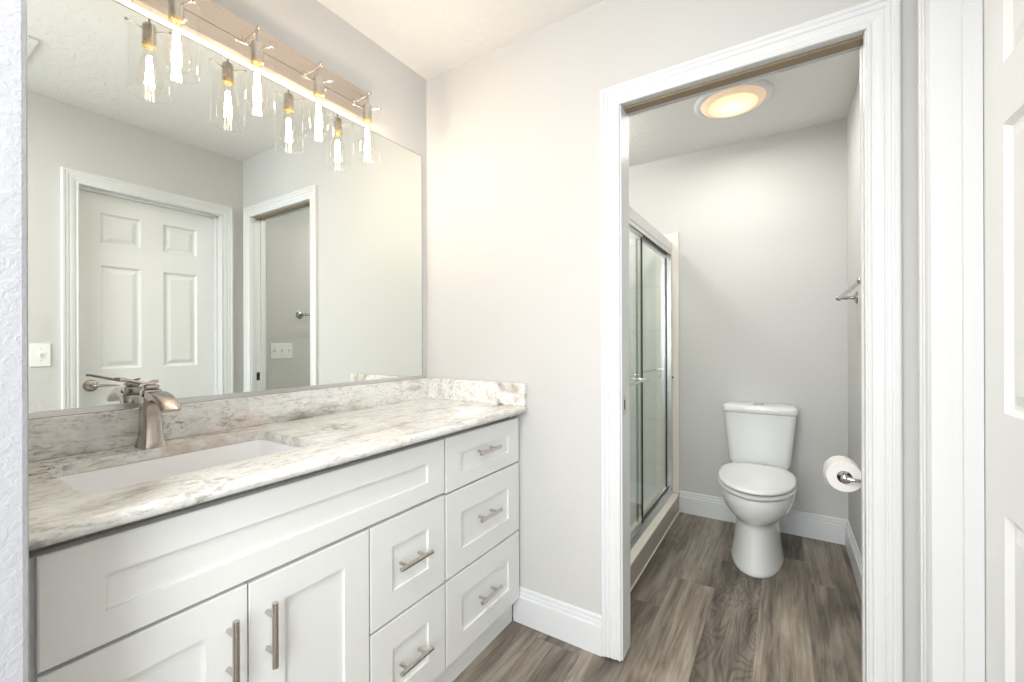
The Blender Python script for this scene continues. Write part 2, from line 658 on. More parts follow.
b = new()
box(b, (BX - T, BY - T, H), (WX + T, D + T, H + 0.1))
struct('ceiling', b, 'ceiling', 'off-white textured ceiling', 'ceiling')

b = new()
box(b, (-T, PY - 0.002, 0), (0, D, H))
struct('wall_left', b, 'wall', 'greige wall behind the vanity mirror', 'wall')

b = new()
box(b, (BX, PY - T, 0), (PX, PY, H), 0.006)
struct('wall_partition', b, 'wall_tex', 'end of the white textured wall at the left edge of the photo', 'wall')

b = new()   # wall with the doorway to the toilet room
box(b, (0.0, 0, 0), (OX0 - 0.005, T, H))
box(b, (OX0 - 0.005, 0, OZ + 0.02), (OX1 + 0.005, T, H))
box(b, (OX1 + 0.005, 0, 0), (WX, T, H))
struct('wall_back', b, 'wall', 'greige wall with the cased doorway to the toilet room', 'wall')

b = new()
SW = (-3.35, -2.15, 0.75, 2.15)
box(b, (WX, BY, 0), (WX + T, SW[0], H))
box(b, (WX, SW[0], 0), (WX + T, SW[1], SW[2]))
box(b, (WX, SW[0], SW[3]), (WX + T, SW[1], H))
box(b, (WX, SW[1], 0), (WX + T, DY0 - 0.018, H))
box(b, (WX, DY0 - 0.018, DZ + 0.018), (WX + T, DY1 + 0.018, H))
box(b, (WX, DY1 + 0.018, 0), (WX + T, D, H))
struct('wall_right', b, 'wall', 'greige wall on the right that holds the six-panel door', 'wall')

b = new()
box(b, (-T, D, 0), (WX + T, D + T, H))
struct('wall_far', b, 'wall', 'greige wall behind the toilet', 'wall')

# unseen bedroom behind the camera; its windows are added for fill light
WIN = (-0.2, 1.7, 0.75, 2.2)
b = new()
box(b, (BX, BY - T, 0), (WIN[0], BY, H))
box(b, (WIN[1], BY - T, 0), (WX + T, BY, H))
box(b, (WIN[0], BY - T, 0), (WIN[1], BY, WIN[2]))
box(b, (WIN[0], BY - T, WIN[3]), (WIN[1], BY, H))
struct('wall_front', b, 'wall', 'bedroom wall around the added window, behind the viewer', 'wall')
b = new()
box(b, (BX - T, BY - T, 0), (BX, PY, H))
struct('wall_side', b, 'wall', 'left wall of the bedroom behind the viewer', 'wall')
b = new()
w0, w1, z0, z1 = WIN
for a_, c_ in (((w0, z0), (w0 + 0.05, z1)), ((w1 - 0.05, z0), (w1, z1)), ((w0, z0), (w1, z0 + 0.05)), ((w0, z1 - 0.05), (w1, z1)),
               (((w0 + w1) / 2 - 0.025, z0), ((w0 + w1) / 2 + 0.025, z1))):
    box(b, (a_[0], BY - 0.09, a_[1]), (c_[0], BY - 0.04, c_[1]))
wn = struct('added_window_1', b, 'trim', 'white framed window added behind the viewer for fill light', 'window')
b = new()
box(b, (w0 + 0.04, BY - 0.068, z0 + 0.04), (w1 - 0.04, BY - 0.062, z1 - 0.04))
obj('added_window_pane', b, 'window_glass', wn)

b = new()  # unseen ceiling panel, added to carry the overhead fill
box(b, (0.52, -2.33, 2.362), (1.48, -1.77, H - 0.001), 0.008)
bl = tag(obj('added_fill_panel', b, 'trim'), 'flat white ceiling panel added behind the viewer for fill light', 'ceiling light')

b = new()  # unseen side window, added to carry the side fill
y0_, y1_, z0, z1 = SW
for a_, c_ in (((y0_, z0), (y0_ + 0.05, z1)), ((y1_ - 0.05, z0), (y1_, z1)), ((y0_, z0), (y1_, z0 + 0.05)), ((y0_, z1 - 0.05), (y1_, z1))):
    box(b, (WX + 0.04, a_[0], a_[1]), (WX + 0.09, c_[0], c_[1]))
wn = struct('added_window_2', b, 'trim', 'white framed side window added behind the viewer for fill light', 'window')
b = new()
box(b, (WX + 0.062, y0_ + 0.04, z0 + 0.04), (WX + 0.068, y1_ - 0.04, z1 - 0.04))
obj('added_window_pane', b, 'window_glass', wn)

# ------------------------------------------------------------------ casings
CASE = [(0.0, 0.0), (0.0, 0.009), (0.004, 0.011), (0.008, 0.0105), (0.010, 0.008), (0.014, 0.0085), (0.018, 0.011),
        (0.026, 0.0125), (0.034, 0.0130), (0.036, 0.0115), (0.039, 0.0115), (0.041, 0.0145), (0.048, 0.0155), (0.050, 0.0140),
        (0.053, 0.0145), (0.056, 0.0180), (0.064, 0.0185), (0.068, 0.0165), (0.068, 0.0)]


def casing_mesh(a0, a1, zt, mapf, zb=0.0, prof=CASE):
    """U-shaped moulding around an opening a0..a1, top zt; mapf(a, t, z) -> point"""
    bm = new()
    secs = [[], [], [], []]
    for u, t in prof:
        secs[0].append(mapf(a0 - u, t, zb))
        secs[1].append(mapf(a0 - u, t, zt + u))
        secs[2].append(mapf(a1 + u, t, zt + u))
        secs[3].append(mapf(a1 + u, t, zb))
    sweep(bm, secs)
    return bm


struct('trim_1', casing_mesh(OX0, OX1, OZ, lambda a, t, z: (a, -t, z), 0.006), 'trim',
       'white fluted casing around the toilet room doorway', 'door casing')
struct('trim_2', casing_mesh(OX0, OX1 , OZ, lambda a, t, z: (a, T + t, z), 0.0), 'trim',
       'white casing on the toilet side of the doorway', 'door casing')
struct('trim_3', casing_mesh(DY0, DY1, DZ, lambda a, t, z: (WX - t, a, z), 0.0), 'trim',
       'white casing around the six-panel door on the right wall', 'door casing')

# jamb of the pocket doorway: two strips with a slot between them
b = new()
for y0, y1 in ((0.0, 0.026), (0.064, T)):
    box(b, (OX1 - 0.004, y0, 0), (OX1 + 0.005, y1, OZ))
    box(b, (OX0 - 0.005, y0, OZ + 0.004), (OX1 + 0.005, y1, OZ + 0.02))
box(b, (OX0 - 0.005, 0, 0.004), (OX0 + 0.005, T, OZ + 0.004))
jb = struct('trim_4', b, 'trim', 'white split jamb lining the toilet room doorway', 'door jamb')
b = new()
box(b, (OX0 + 0.0052, 0.0265, OZ - 0.005), (OX1 - 0.003, 0.0635, OZ + 0.0195))
obj('pocket_track', b, 'track', jb)['label'] = 'brown wooden track slot for the pocket door'
b = new()
box(b, (OX0 + 0.005, 0.012, 0.888), (OX0 + 0.0065, 0.040, 0.955), 0.0006)
sp = obj('strike_plate', b, 'alu', jb)
sp['label'] = 'grey metal strike plate'
b = new()
box(b, (OX0 + 0.0064, 0.020, 0.905), (OX0 + 0.0072, 0.032, 0.938))
obj('strike_hole', b, 'dark', sp)
# the pocket door itself, pushed into the wall, its edge flush with the jamb
b = new()
box(b, (OX1 + 0.0005, 0.028, 0.01), (OX1 + 0.0045, 0.062, OZ - 0.01), 0.001)
pd = struct('door_2', b, 'door', 'edge of the white pocket door inside its slot', 'door')
b = new()
box(b, (OX1 - 0.0004, 0.034, 0.890), (OX1 + 0.0008, 0.056, 0.945))
obj('pocket_latch', b, 'dark', pd)['label'] = 'dark edge pull'

# jamb and stop of the six-panel door
b = new()
for y0, y1 in ((DY0 - 0.018, DY0), (DY1, DY1 + 0.018)):
    box(b, (WX, y0, 0), (WX + T, y1, DZ))
box(b, (WX, DY0 - 0.018, DZ), (WX + T, DY1 + 0.018, DZ + 0.018))
for y0, y1 in ((DY0, DY0 + 0.011), (DY1 - 0.011, DY1)):
    box(b, (WX + 0.042, y0, 0), (WX + 0.0735, y1, DZ))
box(b, (WX + 0.042, DY0, DZ - 0.011), (WX + 0.0735, DY1, DZ))
struct('trim_5', b, 'trim', 'white jamb and stop of the six-panel door', 'door jamb')

# ------------------------------------------------------------------ panelled faces


def panel_face(bm, us, vs, panels, rings, mapf):
    """flat face over the grid us x vs; cells listed in panels become nested rings.
    rings: list of (inset, depth); mapf(u, v, depth)"""
    for i in range(len(us) - 1):
        for j in range(len(vs) - 1):
            u0, u1, v0, v1 = us[i], us[i + 1], vs[j], vs[j + 1]
            if (i, j) not in panels:
                bm.faces.new([bm.verts.new(mapf(*p, 0)) for p in ((u0, v0), (u1, v0), (u1, v1), (u0, v1))])
                continue
            prev = [bm.verts.new(mapf(*p, 0)) for p in ((u0, v0), (u1, v0), (u1, v1), (u0, v1))]
            for ins, dep in rings:
                cur = [bm.verts.new(mapf(*p, dep)) for p in ((u0 + ins, v0 + ins), (u1 - ins, v0 + ins), (u1 - ins, v1 - ins), (u0 + ins, v1 - ins))]
                for k in range(4):
                    bm.faces.new((prev[k], prev[(k + 1) % 4], cur[(k + 1) % 4], cur[k]))
                prev = cur
            bm.faces.new(prev)
    bmesh.ops.remove_doubles(bm, verts=bm.verts[:], dist=1e-5)
    return bm


def slab(us, vs, panels, rings, mapf, thick):
    """panelled front plus sides and a flat back"""
    bm = new()
    panel_face(bm, us, vs, panels, rings, mapf)
    edges = [e for e in bm.edges if len(e.link_faces) == 1]
    r = bmesh.ops.extrude_edge_only(bm, edges=edges)
    vs_new = [g for g in r['geom'] if isinstance(g, bmesh.types.BMVert)]
    d = Vector(mapf(0, 0, thick)) - Vector(mapf(0, 0, 0))
    for v in vs_new:
        v.co += d
    ed = [g for g in r['geom'] if isinstance(g, bmesh.types.BMEdge)]
    bmesh.ops.contextual_create(bm, geom=ed)
    return bm


# six-panel door, on the right wall
gy = [DY0 + 0.003, DY0 + 0.104, DY0 + 0.284, DY0 + 0.391, DY0 + 0.573, DY1 - 0.003]
gz = [0.010, 0.225, 0.800, 1.005, 1.590, 1.712, 1.885, DZ - 0.003]
RR = [(0.010, 0.011), (0.018, 0.012), (0.040, 0.004)]
bm = slab(gy, gz, {(i, j) for i in (1, 3) for j in (1, 3, 5)}, RR, lambda u, v, d: (WX + 0.075 + d, u, v), 0.035)
dr = struct('door_1', bm, 'door', 'closed white six-panel door in the right wall', 'door')
b = new()
lathe(b, [(0, -0.012), (0.020, -0.012), (0.030, -0.007), (0.033, 0.0), (0, 0.0)], (WX + 0.075, DY0 + 0.062, 0.915), 'X', 28)
tube(b, [(WX + 0.068, DY0 + 0.062, 0.915), (WX + 0.030, DY0 + 0.062, 0.915), (WX + 0.022, DY0 + 0.070, 0.915), (WX + 0.020, DY0 + 0.100, 0.916),
         (WX + 0.020, DY0 + 0.150, 0.912), (WX + 0.024, DY0 + 0.172, 0.909)], [0.010, 0.009, 0.008, 0.007, 0.006, 0.004], 12)
obj('door_handle', b, 'faucet', dr, 45)['label'] = 'nickel lever handle on a round rosette'

# ------------------------------------------------------------------ baseboards
BASE = [(0.0, 0.141), (0.004, 0.141), (0.0065, 0.137), (0.0070, 0.128), (0.0055, 0.1245), (0.0055, 0.123), (0.0105, 0.1215),
        (0.0110, 0.1125), (0.0092, 0.1095), (0.0092, 0.108), (0.0150, 0.1055), (0.0155, 0.100), (0.0155, 0.0), (0.0, 0.0)]


def base_x(x0, x1, y, sgn):
    bm = new()
    sweep(bm, [[(x, y + sgn * t, z) for t, z in BASE] for x in (x0, x1)])
    return bm


def base_y(y0, y1, x, sgn):
    bm = new()
    sweep(bm, [[(x + sgn * t, y, z) for t, z in BASE] for y in (y0, y1)])
    return bm


struct('baseboard_back', base_x(0.4915, OX0 - 0.0685, 0, -1), 'trim', 'white ridged baseboard between the vanity and the doorway', 'baseboard')
struct('baseboard_far', base_x(0.838, WX, D, -1), 'trim', 'white ridged baseboard behind the toilet', 'baseboard')
struct('baseboard_right', base_y(T + 0.019, D - 0.0155, WX, -1), 'trim', 'white ridged baseboard along the toilet room right wall', 'baseboard')
struct('baseboard_partition', base_y(PY - T, PY, PX, 1), 'trim', 'white baseboard at the foot of the partition end', 'baseboard')
struct('baseboard_side', base_y(BY, DY0 - 0.069, WX, -1), 'trim', 'white baseboard along the right wall behind the viewer', 'baseboard')

# ------------------------------------------------------------------ vanity cabinet
XF = 0.520
cab = thing('vanity_cabinet', 'white shaker vanity cabinet with brushed nickel bar pulls under the granite top', 'cabinet', (0.26, -0.69, 0))
b = new()
ZT_ = CZ - 0.0265
box(b, (0.012, PY + 0.003, 0.088), (XF - 0.040, PY + 0.019, ZT_))          # left side
box(b, (0.012, -0.019, 0.088), (XF - 0.040, -0.003, ZT_))                   # right side
box(b, (0.012, PY + 0.019, 0.088), (XF - 0.040, -0.019, 0.106))             # bottom
box(b, (0.003, PY + 0.003, 0.088), (0.012, -0.003, ZT_))                    # back
box(b, (XF - 0.040, PY + 0.003, 0.088), (XF - 0.021, -0.003, 0.836))        # front frame
box(b, (XF - 0.078, PY + 0.019, 0.770), (XF - 0.060, -0.019, ZT_))          # top rail
obj('cabinet_body', b, 'cab', cab)
b = new()
box(b, (0.30, PY + 0.003, 0.0), (0.487, -0.018, 0.0875))
obj('toe_kick', b, 'cab', cab)
b = new()
box(b, (XF - 0.0208, PY + 0.003, 0.088), (XF - 0.008, PY + 0.019, CZ - 0.030), 0.001)
obj('filler_strip', b, 'cab', cab)


def shaker(y0, y1, z0, z1, sy, sz0, sz1, name):
    bm = slab([y0, y0 + sy, y1 - sy, y1], [z0, z0 + sz0, z1 - sz1, z1], {(1, 1)}, [(0.0008, 0.0075)],
              lambda u, v, d: (XF - d, u, v), 0.020)
    es = [e for e in bm.edges if len(e.link_faces) == 2 and e.calc_face_angle(0) > 1.4
          and all(abs(v.co.x - XF) < 1e-5 for v in e.verts)
          and (all(abs(v.co.y - y0) < 1e-5 or abs(v.co.y - y1) < 1e-5 for v in e.verts) or all(abs(v.co.z - z0) < 1e-5 or abs(v.co.z - z1) < 1e-5 for v in e.verts))]
    bmesh.ops.bevel(bm, geom=es, offset=0.0015, segments=2, affect='EDGES')
    return obj(name, bm, 'cab', cab)


def pull(parent, y, z, vertical=False, L=0.134):
    b = new()
    if not vertical:
        L = 0.124
        y += 0.003
    x = XF + 0.032
    if vertical:
        cyl(b, (x, y, z - L / 2), (x, y, z + L / 2), 0.0064, seg=20)
        for s in (-1, 1):
            cyl(b, (XF - 0.0002, y, z + s * L * 0.285), (x, y, z + s * L * 0.285), 0.0048, seg=16)
    else:
        cyl(b, (x, y - L / 2, z), (x, y + L / 2, z), 0.0064, seg=20)
        for s in (-1, 1):
            cyl(b, (XF - 0.0002, y + s * L * 0.285, z), (x, y + s * L * 0.285, z), 0.0048, seg=16)
    return obj('handle', b, 'nickel', parent, 40)


R1, R2, R3, R4, R5 = 0.841, 0.664, 0.657, 0.384, 0.377
ff = shaker(-1.3565, -0.4685, R2 + 0.006, R1, 0.075, 0.052, 0.060, 'false_front')
d1 = shaker(-1.3565, -1.0665, 0.100, R3 + 0.006, 0.074, 0.07, 0.066, 'door')
pull(d1, -1.103, 0.552, True)
d2 = shaker(-1.0635, -0.765, 0.100, R3 + 0.004, 0.074, 0.07, 0.066, 'door')
pull(d2, -1.028, 0.549, True)
w = shaker(-0.760, -0.4685, R4, R3 + 0.004, 0.074, 0.075, 0.078, 'drawer')
pull(w, -0.625, 0.527)
w = shaker(-0.760, -0.4685, 0.102, R5, 0.074, 0.075, 0.078, 'drawer')
pull(w, -0.625, 0.240)
w = shaker(-0.4615, -0.014, R2, R1, 0.078, 0.050, 0.060, 'drawer')
pull(w, -0.257, 0.763)
w = shaker(-0.4615, -0.014, R4, R3, 0.078, 0.070, 0.080, 'drawer')
pull(w, -0.255, 0.530)
w = shaker(-0.4615, -0.014, 0.102, R5, 0.078, 0.070, 0.080, 'drawer')
pull(w, -0.253, 0.243)

# ------------------------------------------------------------------ countertop with sink cutout
SX0, SX1, SY0, SY1 = 0.105, 0.412, -1.280, -0.826
CXF, CT = 0.556, 0.026
ct = thing('countertop', 'white granite vanity top with brown and grey veins and an undermount cutout', 'countertop', (0.28, -0.69, CZ))


def rrect(x0, x1, y0, y1, r, n=6):
    pts = []
    for cx, cy, a0 in ((x1 - r, y1 - r, 0), (x0 + r, y1 - r, 90), (x0 + r, y0 + r, 180), (x1 - r, y0 + r, 270)):
        for k in range(n + 1):
            a = math.radians(a0 + 90 * k / n)
            pts.append((cx + r * math.cos(a), cy + r * math.sin(a)))
    return pts


b = new()
edge = [(CXF - 0.013 + 0.013 * math.cos(a), CZ - CT / 2 + CT / 2 * math.sin(a)) for a in [math.radians(-90 + 15 * k) for k in range(13)]]
ya, yb = PY + 0.0015, -0.0015
# front strip incl. bullnose, back strip, two side strips, each as a closed prism
prof = [(SX1, CZ - CT)] + edge + [(SX1, CZ)]
sweep(b, [[(x, y, z) for x, z in prof] for y in (ya, yb)])
box(b, (0.0015, ya, CZ - CT), (SX0, yb, CZ))
box(b, (SX0, ya, CZ - CT), (SX1, SY0, CZ))
box(b, (SX0, SY1, CZ - CT), (SX1, yb, CZ))
# rounded corners of the cutout
rc = 0.022
for cx, cy, sx, sy in ((SX0, SY0, 1, 1), (SX1, SY0, -1, 1), (SX1, SY1, -1, -1), (SX0, SY1, 1, -1)):
    top = [(cx, cy)]
    for k in range(7):
        a = math.radians(90 * k / 6)
        top.append((cx + sx * rc * (1 - math.sin(a)), cy + sy * rc * (1 - math.cos(a))))
    sweep(b, [[(px, py, z) for px, py in top] for z in (CZ - CT, CZ)])
obj('slab', b, 'granite', ct, 35)
b = new()
box(b, (0.0015, ya, CZ + 0.0003), (0.021, yb, 0.982), 0.0015)
obj('backsplash', b, 'granite', ct)
b = new()
box(b, (0.0215, -0.0215, CZ + 0.0003), (0.552, -0.0015, 0.982), 0.0015)
obj('side_splash', b, 'granite', ct)

# sink bowl
sk = thing('sink', 'white rectangular undermount sink set into the granite top', 'sink', ((SX0 + SX1) / 2, (SY0 + SY1) / 2, CZ - 0.15))
b = new()
zt = CZ - CT - 0.0008
secs = []
for inset, z, r in ((-0.02, zt, 0.03), (0.002, zt, 0.022), (0.004, zt - 0.006, 0.022), (0.010, zt - 0.085, 0.03), (0.022, zt - 0.112, 0.04),
                    (0.05, zt - 0.122, 0.05), (0.12, zt - 0.126, 0.015)):
    secs.append([(x, y, z) for x, y in rrect(SX0 + inset, SX1 - inset, SY0 + inset, SY1 - inset, r)])
sweep(b, secs, True, False)
b.faces.new(b.verts[-28:])
bowl = obj('bowl', b, 'sink', sk, 60)
b = new()
lathe(b, [(0, 0.0035), (0.012, 0.003), (0.021, 0.0015), (0.023, 0.0)], ((SX0 + SX1) / 2, (SY0 + SY1) / 2, zt - 0.1258), 'Z', 24)
obj('drain', b, 'chrome', sk, 40)

# ------------------------------------------------------------------ faucet
fc = thing('faucet', 'brushed nickel single-lever faucet standing behind the sink', 'faucet', (0.072, -1.083, CZ))
YC = -1.082
# side outline of the ribbon column, base to spout tip: (x_back, z_back, x_front, z_front, half width)
RB = [(0.036, 0.000, 0.107, 0.000, 0.0245), (0.038, 0.004, 0.105, 0.004, 0.0235), (0.043, 0.020, 0.099, 0.020, 0.0205),
      (0.047, 0.050, 0.094, 0.050, 0.0180), (0.048, 0.080, 0.093, 0.078, 0.0175), (0.048, 0.105, 0.096, 0.098, 0.0178),
      (0.055, 0.124, 0.104, 0.111, 0.0180), (0.073, 0.137, 0.116, 0.119, 0.0180), (0.100, 0.1425, 0.130, 0.1225, 0.0180),
      (0.130, 0.1420, 0.145, 0.1220, 0.0180), (0.158, 0.136, 0.160, 0.118, 0.0185), (0.184, 0.124, 0.176, 0.109, 0.0190),
      (0.203, 0.106, 0.192, 0.098, 0.0192)]
b = new()
secs = []
for xb, zb, xf, zf, hw in RB:
    e = 0.003
    P0, P1 = Vector((xb, 0, zb + CZ)), Vector((xf, 0, zf + CZ))
    d = (P1 - P0).normalized()
    secs.append([P0 + Vector((0, YC - hw + e, 0)), P0 + Vector((0, YC + hw - e, 0)), P0 + d * e + Vector((0, YC + hw, 0)),
                 P1 - d * e + Vector((0, YC + hw, 0)), P1 + Vector((0, YC + hw - e, 0)), P1 + Vector((0, YC - hw + e, 0)),
                 P1 - d * e + Vector((0, YC - hw, 0)), P0 + d * e + Vector((0, YC - hw, 0))])
sweep(b, secs)
obj('faucet_body', b, 'faucet', fc, 50)
b = new()
box(b, (0.052, YC - 0.018, CZ + 0.126), (0.090, YC + 0.018, CZ + 0.146), 0.003)
box(b, (0.055, YC - 0.0145, CZ + 0.147), (0.086, YC + 0.0145, CZ + 0.158), 0.003)
hs = obj('handle_base', b, 'faucet', fc, 40)
b = new()
# lever: flat blade swung towards the viewer
pts = [(0.062, -1.068, 0.1660), (0.072, -1.083, 0.1615), (0.083, -1.104, 0.1640), (0.097, -1.128, 0.1720), (0.112, -1.152, 0.1800), (0.118, -1.160, 0.1810)]
ws = [0.008, 0.012, 0.011, 0.010, 0.009, 0.008]
dirv = Vector((0.85, 0.52, 0)).normalized()
secs = []
for (x, y, z), w_ in zip(pts, ws):
    p = Vector((x, y, z + CZ))
    t_ = 0.0028
    secs.append([p + dirv * w_ - Vector((0, 0, t_)), p + dirv * w_ * 0.8 + Vector((0, 0, t_)), p - dirv * w_ * 0.8 + Vector((0, 0, t_)), p - dirv * w_ - Vector((0, 0, t_))])
sweep(b, secs)
cyl(b, (0.070, YC, CZ + 0.157), (0.070, YC, CZ + 0.162), 0.008)
obj('lever', b, 'faucet', fc, 50)

# ------------------------------------------------------------------ mirror
mr = thing('wall_mirror', 'large frameless mirror above the vanity backsplash', 'mirror', (0.003, -0.71, 1.5))
MT, MB_ = 2.0216, 0.9965
b = new()
box(b, (0.0008, PY + 0.001, MB_), (0.0052, -0.040, MT))
obj('mirror_glass', b, 'mirror', mr)
b = new()
box(b, (0.0006, -0.0400, MB_), (0.0056, -0.0385, MT + 0.0015))
box(b, (0.0006, PY + 0.001, MT), (0.0056, -0.040, MT + 0.0015))
obj('polished_edge', b, 'dark_chrome', mr)
b = new()
box(b, (0.0006, PY + 0.001, 0.9823), (0.0085, -0.0385, 0.9964), 0.001)
obj('bottom_channel', b, 'alu', mr)['label'] = 'satin metal channel along the foot of the mirror'

# ------------------------------------------------------------------ vanity light
LY = [-0.423, -0.626, -0.829, -1.033]
LX = 0.096
vl = thing('vanity_light', 'four-light brushed nickel vanity bar with clear glass cylinder shades above the mirror', 'light fixture', (0.0, -0.728, 2.09))
b = new()
box(b, (0.0007, -1.098, 2.043), (0.026, -0.357, 2.157), 0.002)
bp = obj('backplate', b, 'plate', vl)
b = new()
box(b, (0.0262, -1.096, 2.0855), (0.0276, -0.359, 2.0875))
obj('backplate_seam', b, 'dark_chrome', bp)

y = LY[0]
b = new()
tube(b, [(0.026, y, 2.093), (0.055, y, 2.093), (LX + 0.014, y, 2.096)], 0.0036, 12)
lathe(b, [(0, 0.003), (0.010, 0.003), (0.0115, 0.0), (0.0115, -0.001), (0, -0.001)], (0.027, y, 2.093), 'X', 20)
ball(b, (LX + 0.014, y, 2.098), 0.0080, 16)
cyl(b, (LX, y, 2.060), (LX, y, 2.100), 0.0030, seg=12)
arm = obj('lamp_arm', b, 'nickel', vl, 40)
b = new()
lathe(b, [(0, 0.062), (0.012, 0.062), (0.0155, 0.058), (0.0165, 0.050), (0.0165, 0.006), (0, 0.006)], (LX, y, 1.998), 'Z', 24)
for k in range(3):   # thumb screws that hold the shade
    a = math.radians(20 + 120 * k)
    u = Vector((math.cos(a), math.sin(a), 0))
    c0 = Vector((LX, y, 2.040))
    cyl(b, c0 + u * 0.015, c0 + u * 0.0525, 0.0016, seg=8)
    ball(b, c0 + u * 0.0545, 0.0042, 10)
obj('lamp_socket', b, 'nickel', arm, 40)
b = new()
lathe(b, [(0.0150, 0.0065), (0.0172, 0.004), (0.0172, -0.003), (0.0140, -0.006), (0, -0.006)], (LX, y, 2.000), 'Z', 24)
obj('socket_ring', b, 'bronze', arm, 40)['label'] = 'brass-coloured ring at the lamp base'
b = new()
RG, ZG0, ZG1 = 0.0500, 1.862, 2.047
lathe(b, [(RG, ZG1), (RG, ZG0)], (LX, y, 0), 'Z', 40)
for zz in (ZG1, ZG0):   # rolled rims
    lathe(b, [(RG + 0.0012 * math.cos(math.radians(60 * k)), zz + 0.0012 * math.sin(math.radians(60 * k))) for k in range(6)], (LX, y, 0), 'Z', 40, True)
obj('glass_shade', b, 'glass', arm, 40)
b = new()
BP = [(0.0125, 1.996), (0.0130, 1.985), (0.0170, 1.968), (0.0235, 1.945), (0.0295, 1.920), (0.0318, 1.902), (0.0300, 1.886), (0.0230, 1.873), (0.0110, 1.8665), (0, 1.865)]
lathe(b, BP, (LX, y, 0), 'Z', 28)
obj('light_bulb', b, 'bulb_glass', arm, 60)
b = new()
for k in range(6):   # squirrel-cage filament
    a0 = math.radians(60 * k)
    p = []
    for s_ in range(7):
        f_ = s_ / 6
        a = a0 + f_ * 0.5
        r = 0.0045 + 0.0060 * f_
        p.append((LX + r * math.cos(a), y + r * math.sin(a), 1.968 - 0.082 * f_))
    tube(b, p, 0.0015, 6)
fil = obj('filament', b, 'filament', arm, 60)
arms = [arm]
for yy in LY[1:]:
    arms.append(copy_tree(arm, (0, yy - LY[0], 0)))

# ------------------------------------------------------------------ toilet room ceiling light
CLX, CLY = 1.215, 0.985
cl = thing('ceiling_light', 'round ceiling light with glowing amber lens above the toilet room', 'ceiling light', (CLX, CLY, H))
b = new()
lathe(b, [(0.182, 0.0), (0.184, -0.006), (0.178, -0.013), (0.166, -0.017), (0.156, -0.016), (0.154, -0.010), (0.154, 0.0)], (CLX, CLY, H - 0.0005), 'Z', 56)
obj('trim_ring', b, 'trim', cl, 40)
b = new()
lathe(b, [(0.154, -0.012), (0.148, -0.019), (0.126, -0.027), (0.116, -0.029), (0.116, -0.010)], (CLX, CLY, H), 'Z', 56)
obj('lens_ring', b, 'lens_ring', cl, 40)['label'] = 'amber ribbed outer lens'
b = new()
lathe(b, [(0.1165, -0.029), (0.098, -0.037), (0.060, -0.043), (0, -0.045)], (CLX, CLY, H), 'Z', 48)
obj('lens', b, 'lens_core', cl, 60)['label'] = 'pale yellow glowing centre lens'
d = bpy.data.lights.new('ceiling_lamp', 'AREA')
d.shape = 'DISK'
d.size = 0.18
d.energy = 6.8
d.color = (1.0, 0.965, 0.90)
o = bpy.data.objects.new('ceiling_lamp', d)
o.location = (CLX, CLY, H - 0.052)
COL.objects.link(o)

# recessed light over the shower
RLX, RLY = 0.35, 0.80
b = new()
lathe(b, [(0.052, -0.0005), (0.080, -0.0005), (0.082, -0.004), (0.078, -0.008), (0.056, -0.008), (0.052, -0.003)], (RLX, RLY, H), 'Z', 36, True)
rl = tag(obj('shower_light', b, 'trim', None, 40), 'small white recessed light in the ceiling over the shower', 'ceiling light')
d = bpy.data.lights.new('shower_lamp', 'POINT')
d.shadow_soft_size = 0.05
d.energy = 11
d.color = (1.0, 0.97, 0.92)
o = bpy.data.objects.new('shower_lamp', d)
o.location = (RLX, RLY, H - 0.06)
COL.objects.link(o)

# ------------------------------------------------------------------ toilet
tx = 1.311
to = thing('toilet', 'white two-piece toilet with closed lid and wide tank standing against the far wall', 'toilet', (tx, 1.15, 0))


def egg(cx, hw, yf, yb, n=36, sq=2.0, sqb=3.0):
    """closed plan outline, narrow round front at yf, squarer back at yb"""
    pts = []
    ym = yf + (yb - yf) * 0.56
    for k in range(n):
        a = 2 * math.pi * k / n
        c, s = math.cos(a), math.sin(a)
        if s < 0:
            e = 2.0 / sq
            x = hw * math.copysign(abs(c) ** e, c)
            yv = ym - (ym - yf) * abs(s) ** e
        else:
            e = 2.0 / sqb
            x = hw * math.copysign(abs(c) ** e, c)
            yv = ym + (yb - ym) * abs(s) ** e
        pts.append((cx + x, yv))
    return pts


b = new()
SEC = [  # z, half width, y front, y back
    (0.000, 0.123, 0.878, 1.400), (0.010, 0.126, 0.874, 1.402), (0.022, 0.124, 0.877, 1.400), (0.060, 0.117, 0.886, 1.396), (0.110, 0.110, 0.896, 1.390),
    (0.170, 0.105, 0.904, 1.380), (0.215, 0.103, 0.906, 1.375), (0.236, 0.104, 0.902, 1.375), (0.248, 0.112, 0.888, 1.376), (0.262, 0.128, 0.866, 1.378),
    (0.285, 0.148, 0.842, 1.382), (0.315, 0.164, 0.820, 1.386), (0.350, 0.174, 0.807, 1.390), (0.380, 0.178, 0.802, 1.392), (0.394, 0.176, 0.804, 1.392)]
secs = [[(x, y_, z) for x, y_ in egg(tx, hw, yf, yb)] for z, hw, yf, yb in SEC]
sweep(b, secs)
obj('bowl', b, 'china', to, 70)
b = new()
secs = [[(x, y_, z) for x, y_ in egg(tx, hw, yf, yb)] for z, hw, yf, yb in
        ((0.3975, 0.170, 0.808, 1.330), (0.400, 0.178, 0.799, 1.332), (0.410, 0.180, 0.796, 1.334), (0.415, 0.174, 0.804, 1.332), (0.4155, 0.150, 0.835, 1.31))]
sweep(b, secs)
st_ = obj('seat', b, 'seat', to, 60)
b = new()
secs = [[(x, y_, z) for x, y_ in egg(tx, hw, yf, yb)] for z, hw, yf, yb in
        ((0.4235, 0.166, 0.815, 1.328), (0.4265, 0.177, 0.801, 1.332), (0.433, 0.1795, 0.797, 1.334), (0.440, 0.176, 0.802, 1.331), (0.444, 0.165, 0.815, 1.322), (0.446, 0.12, 0.88, 1.28))]
sweep(b, secs)
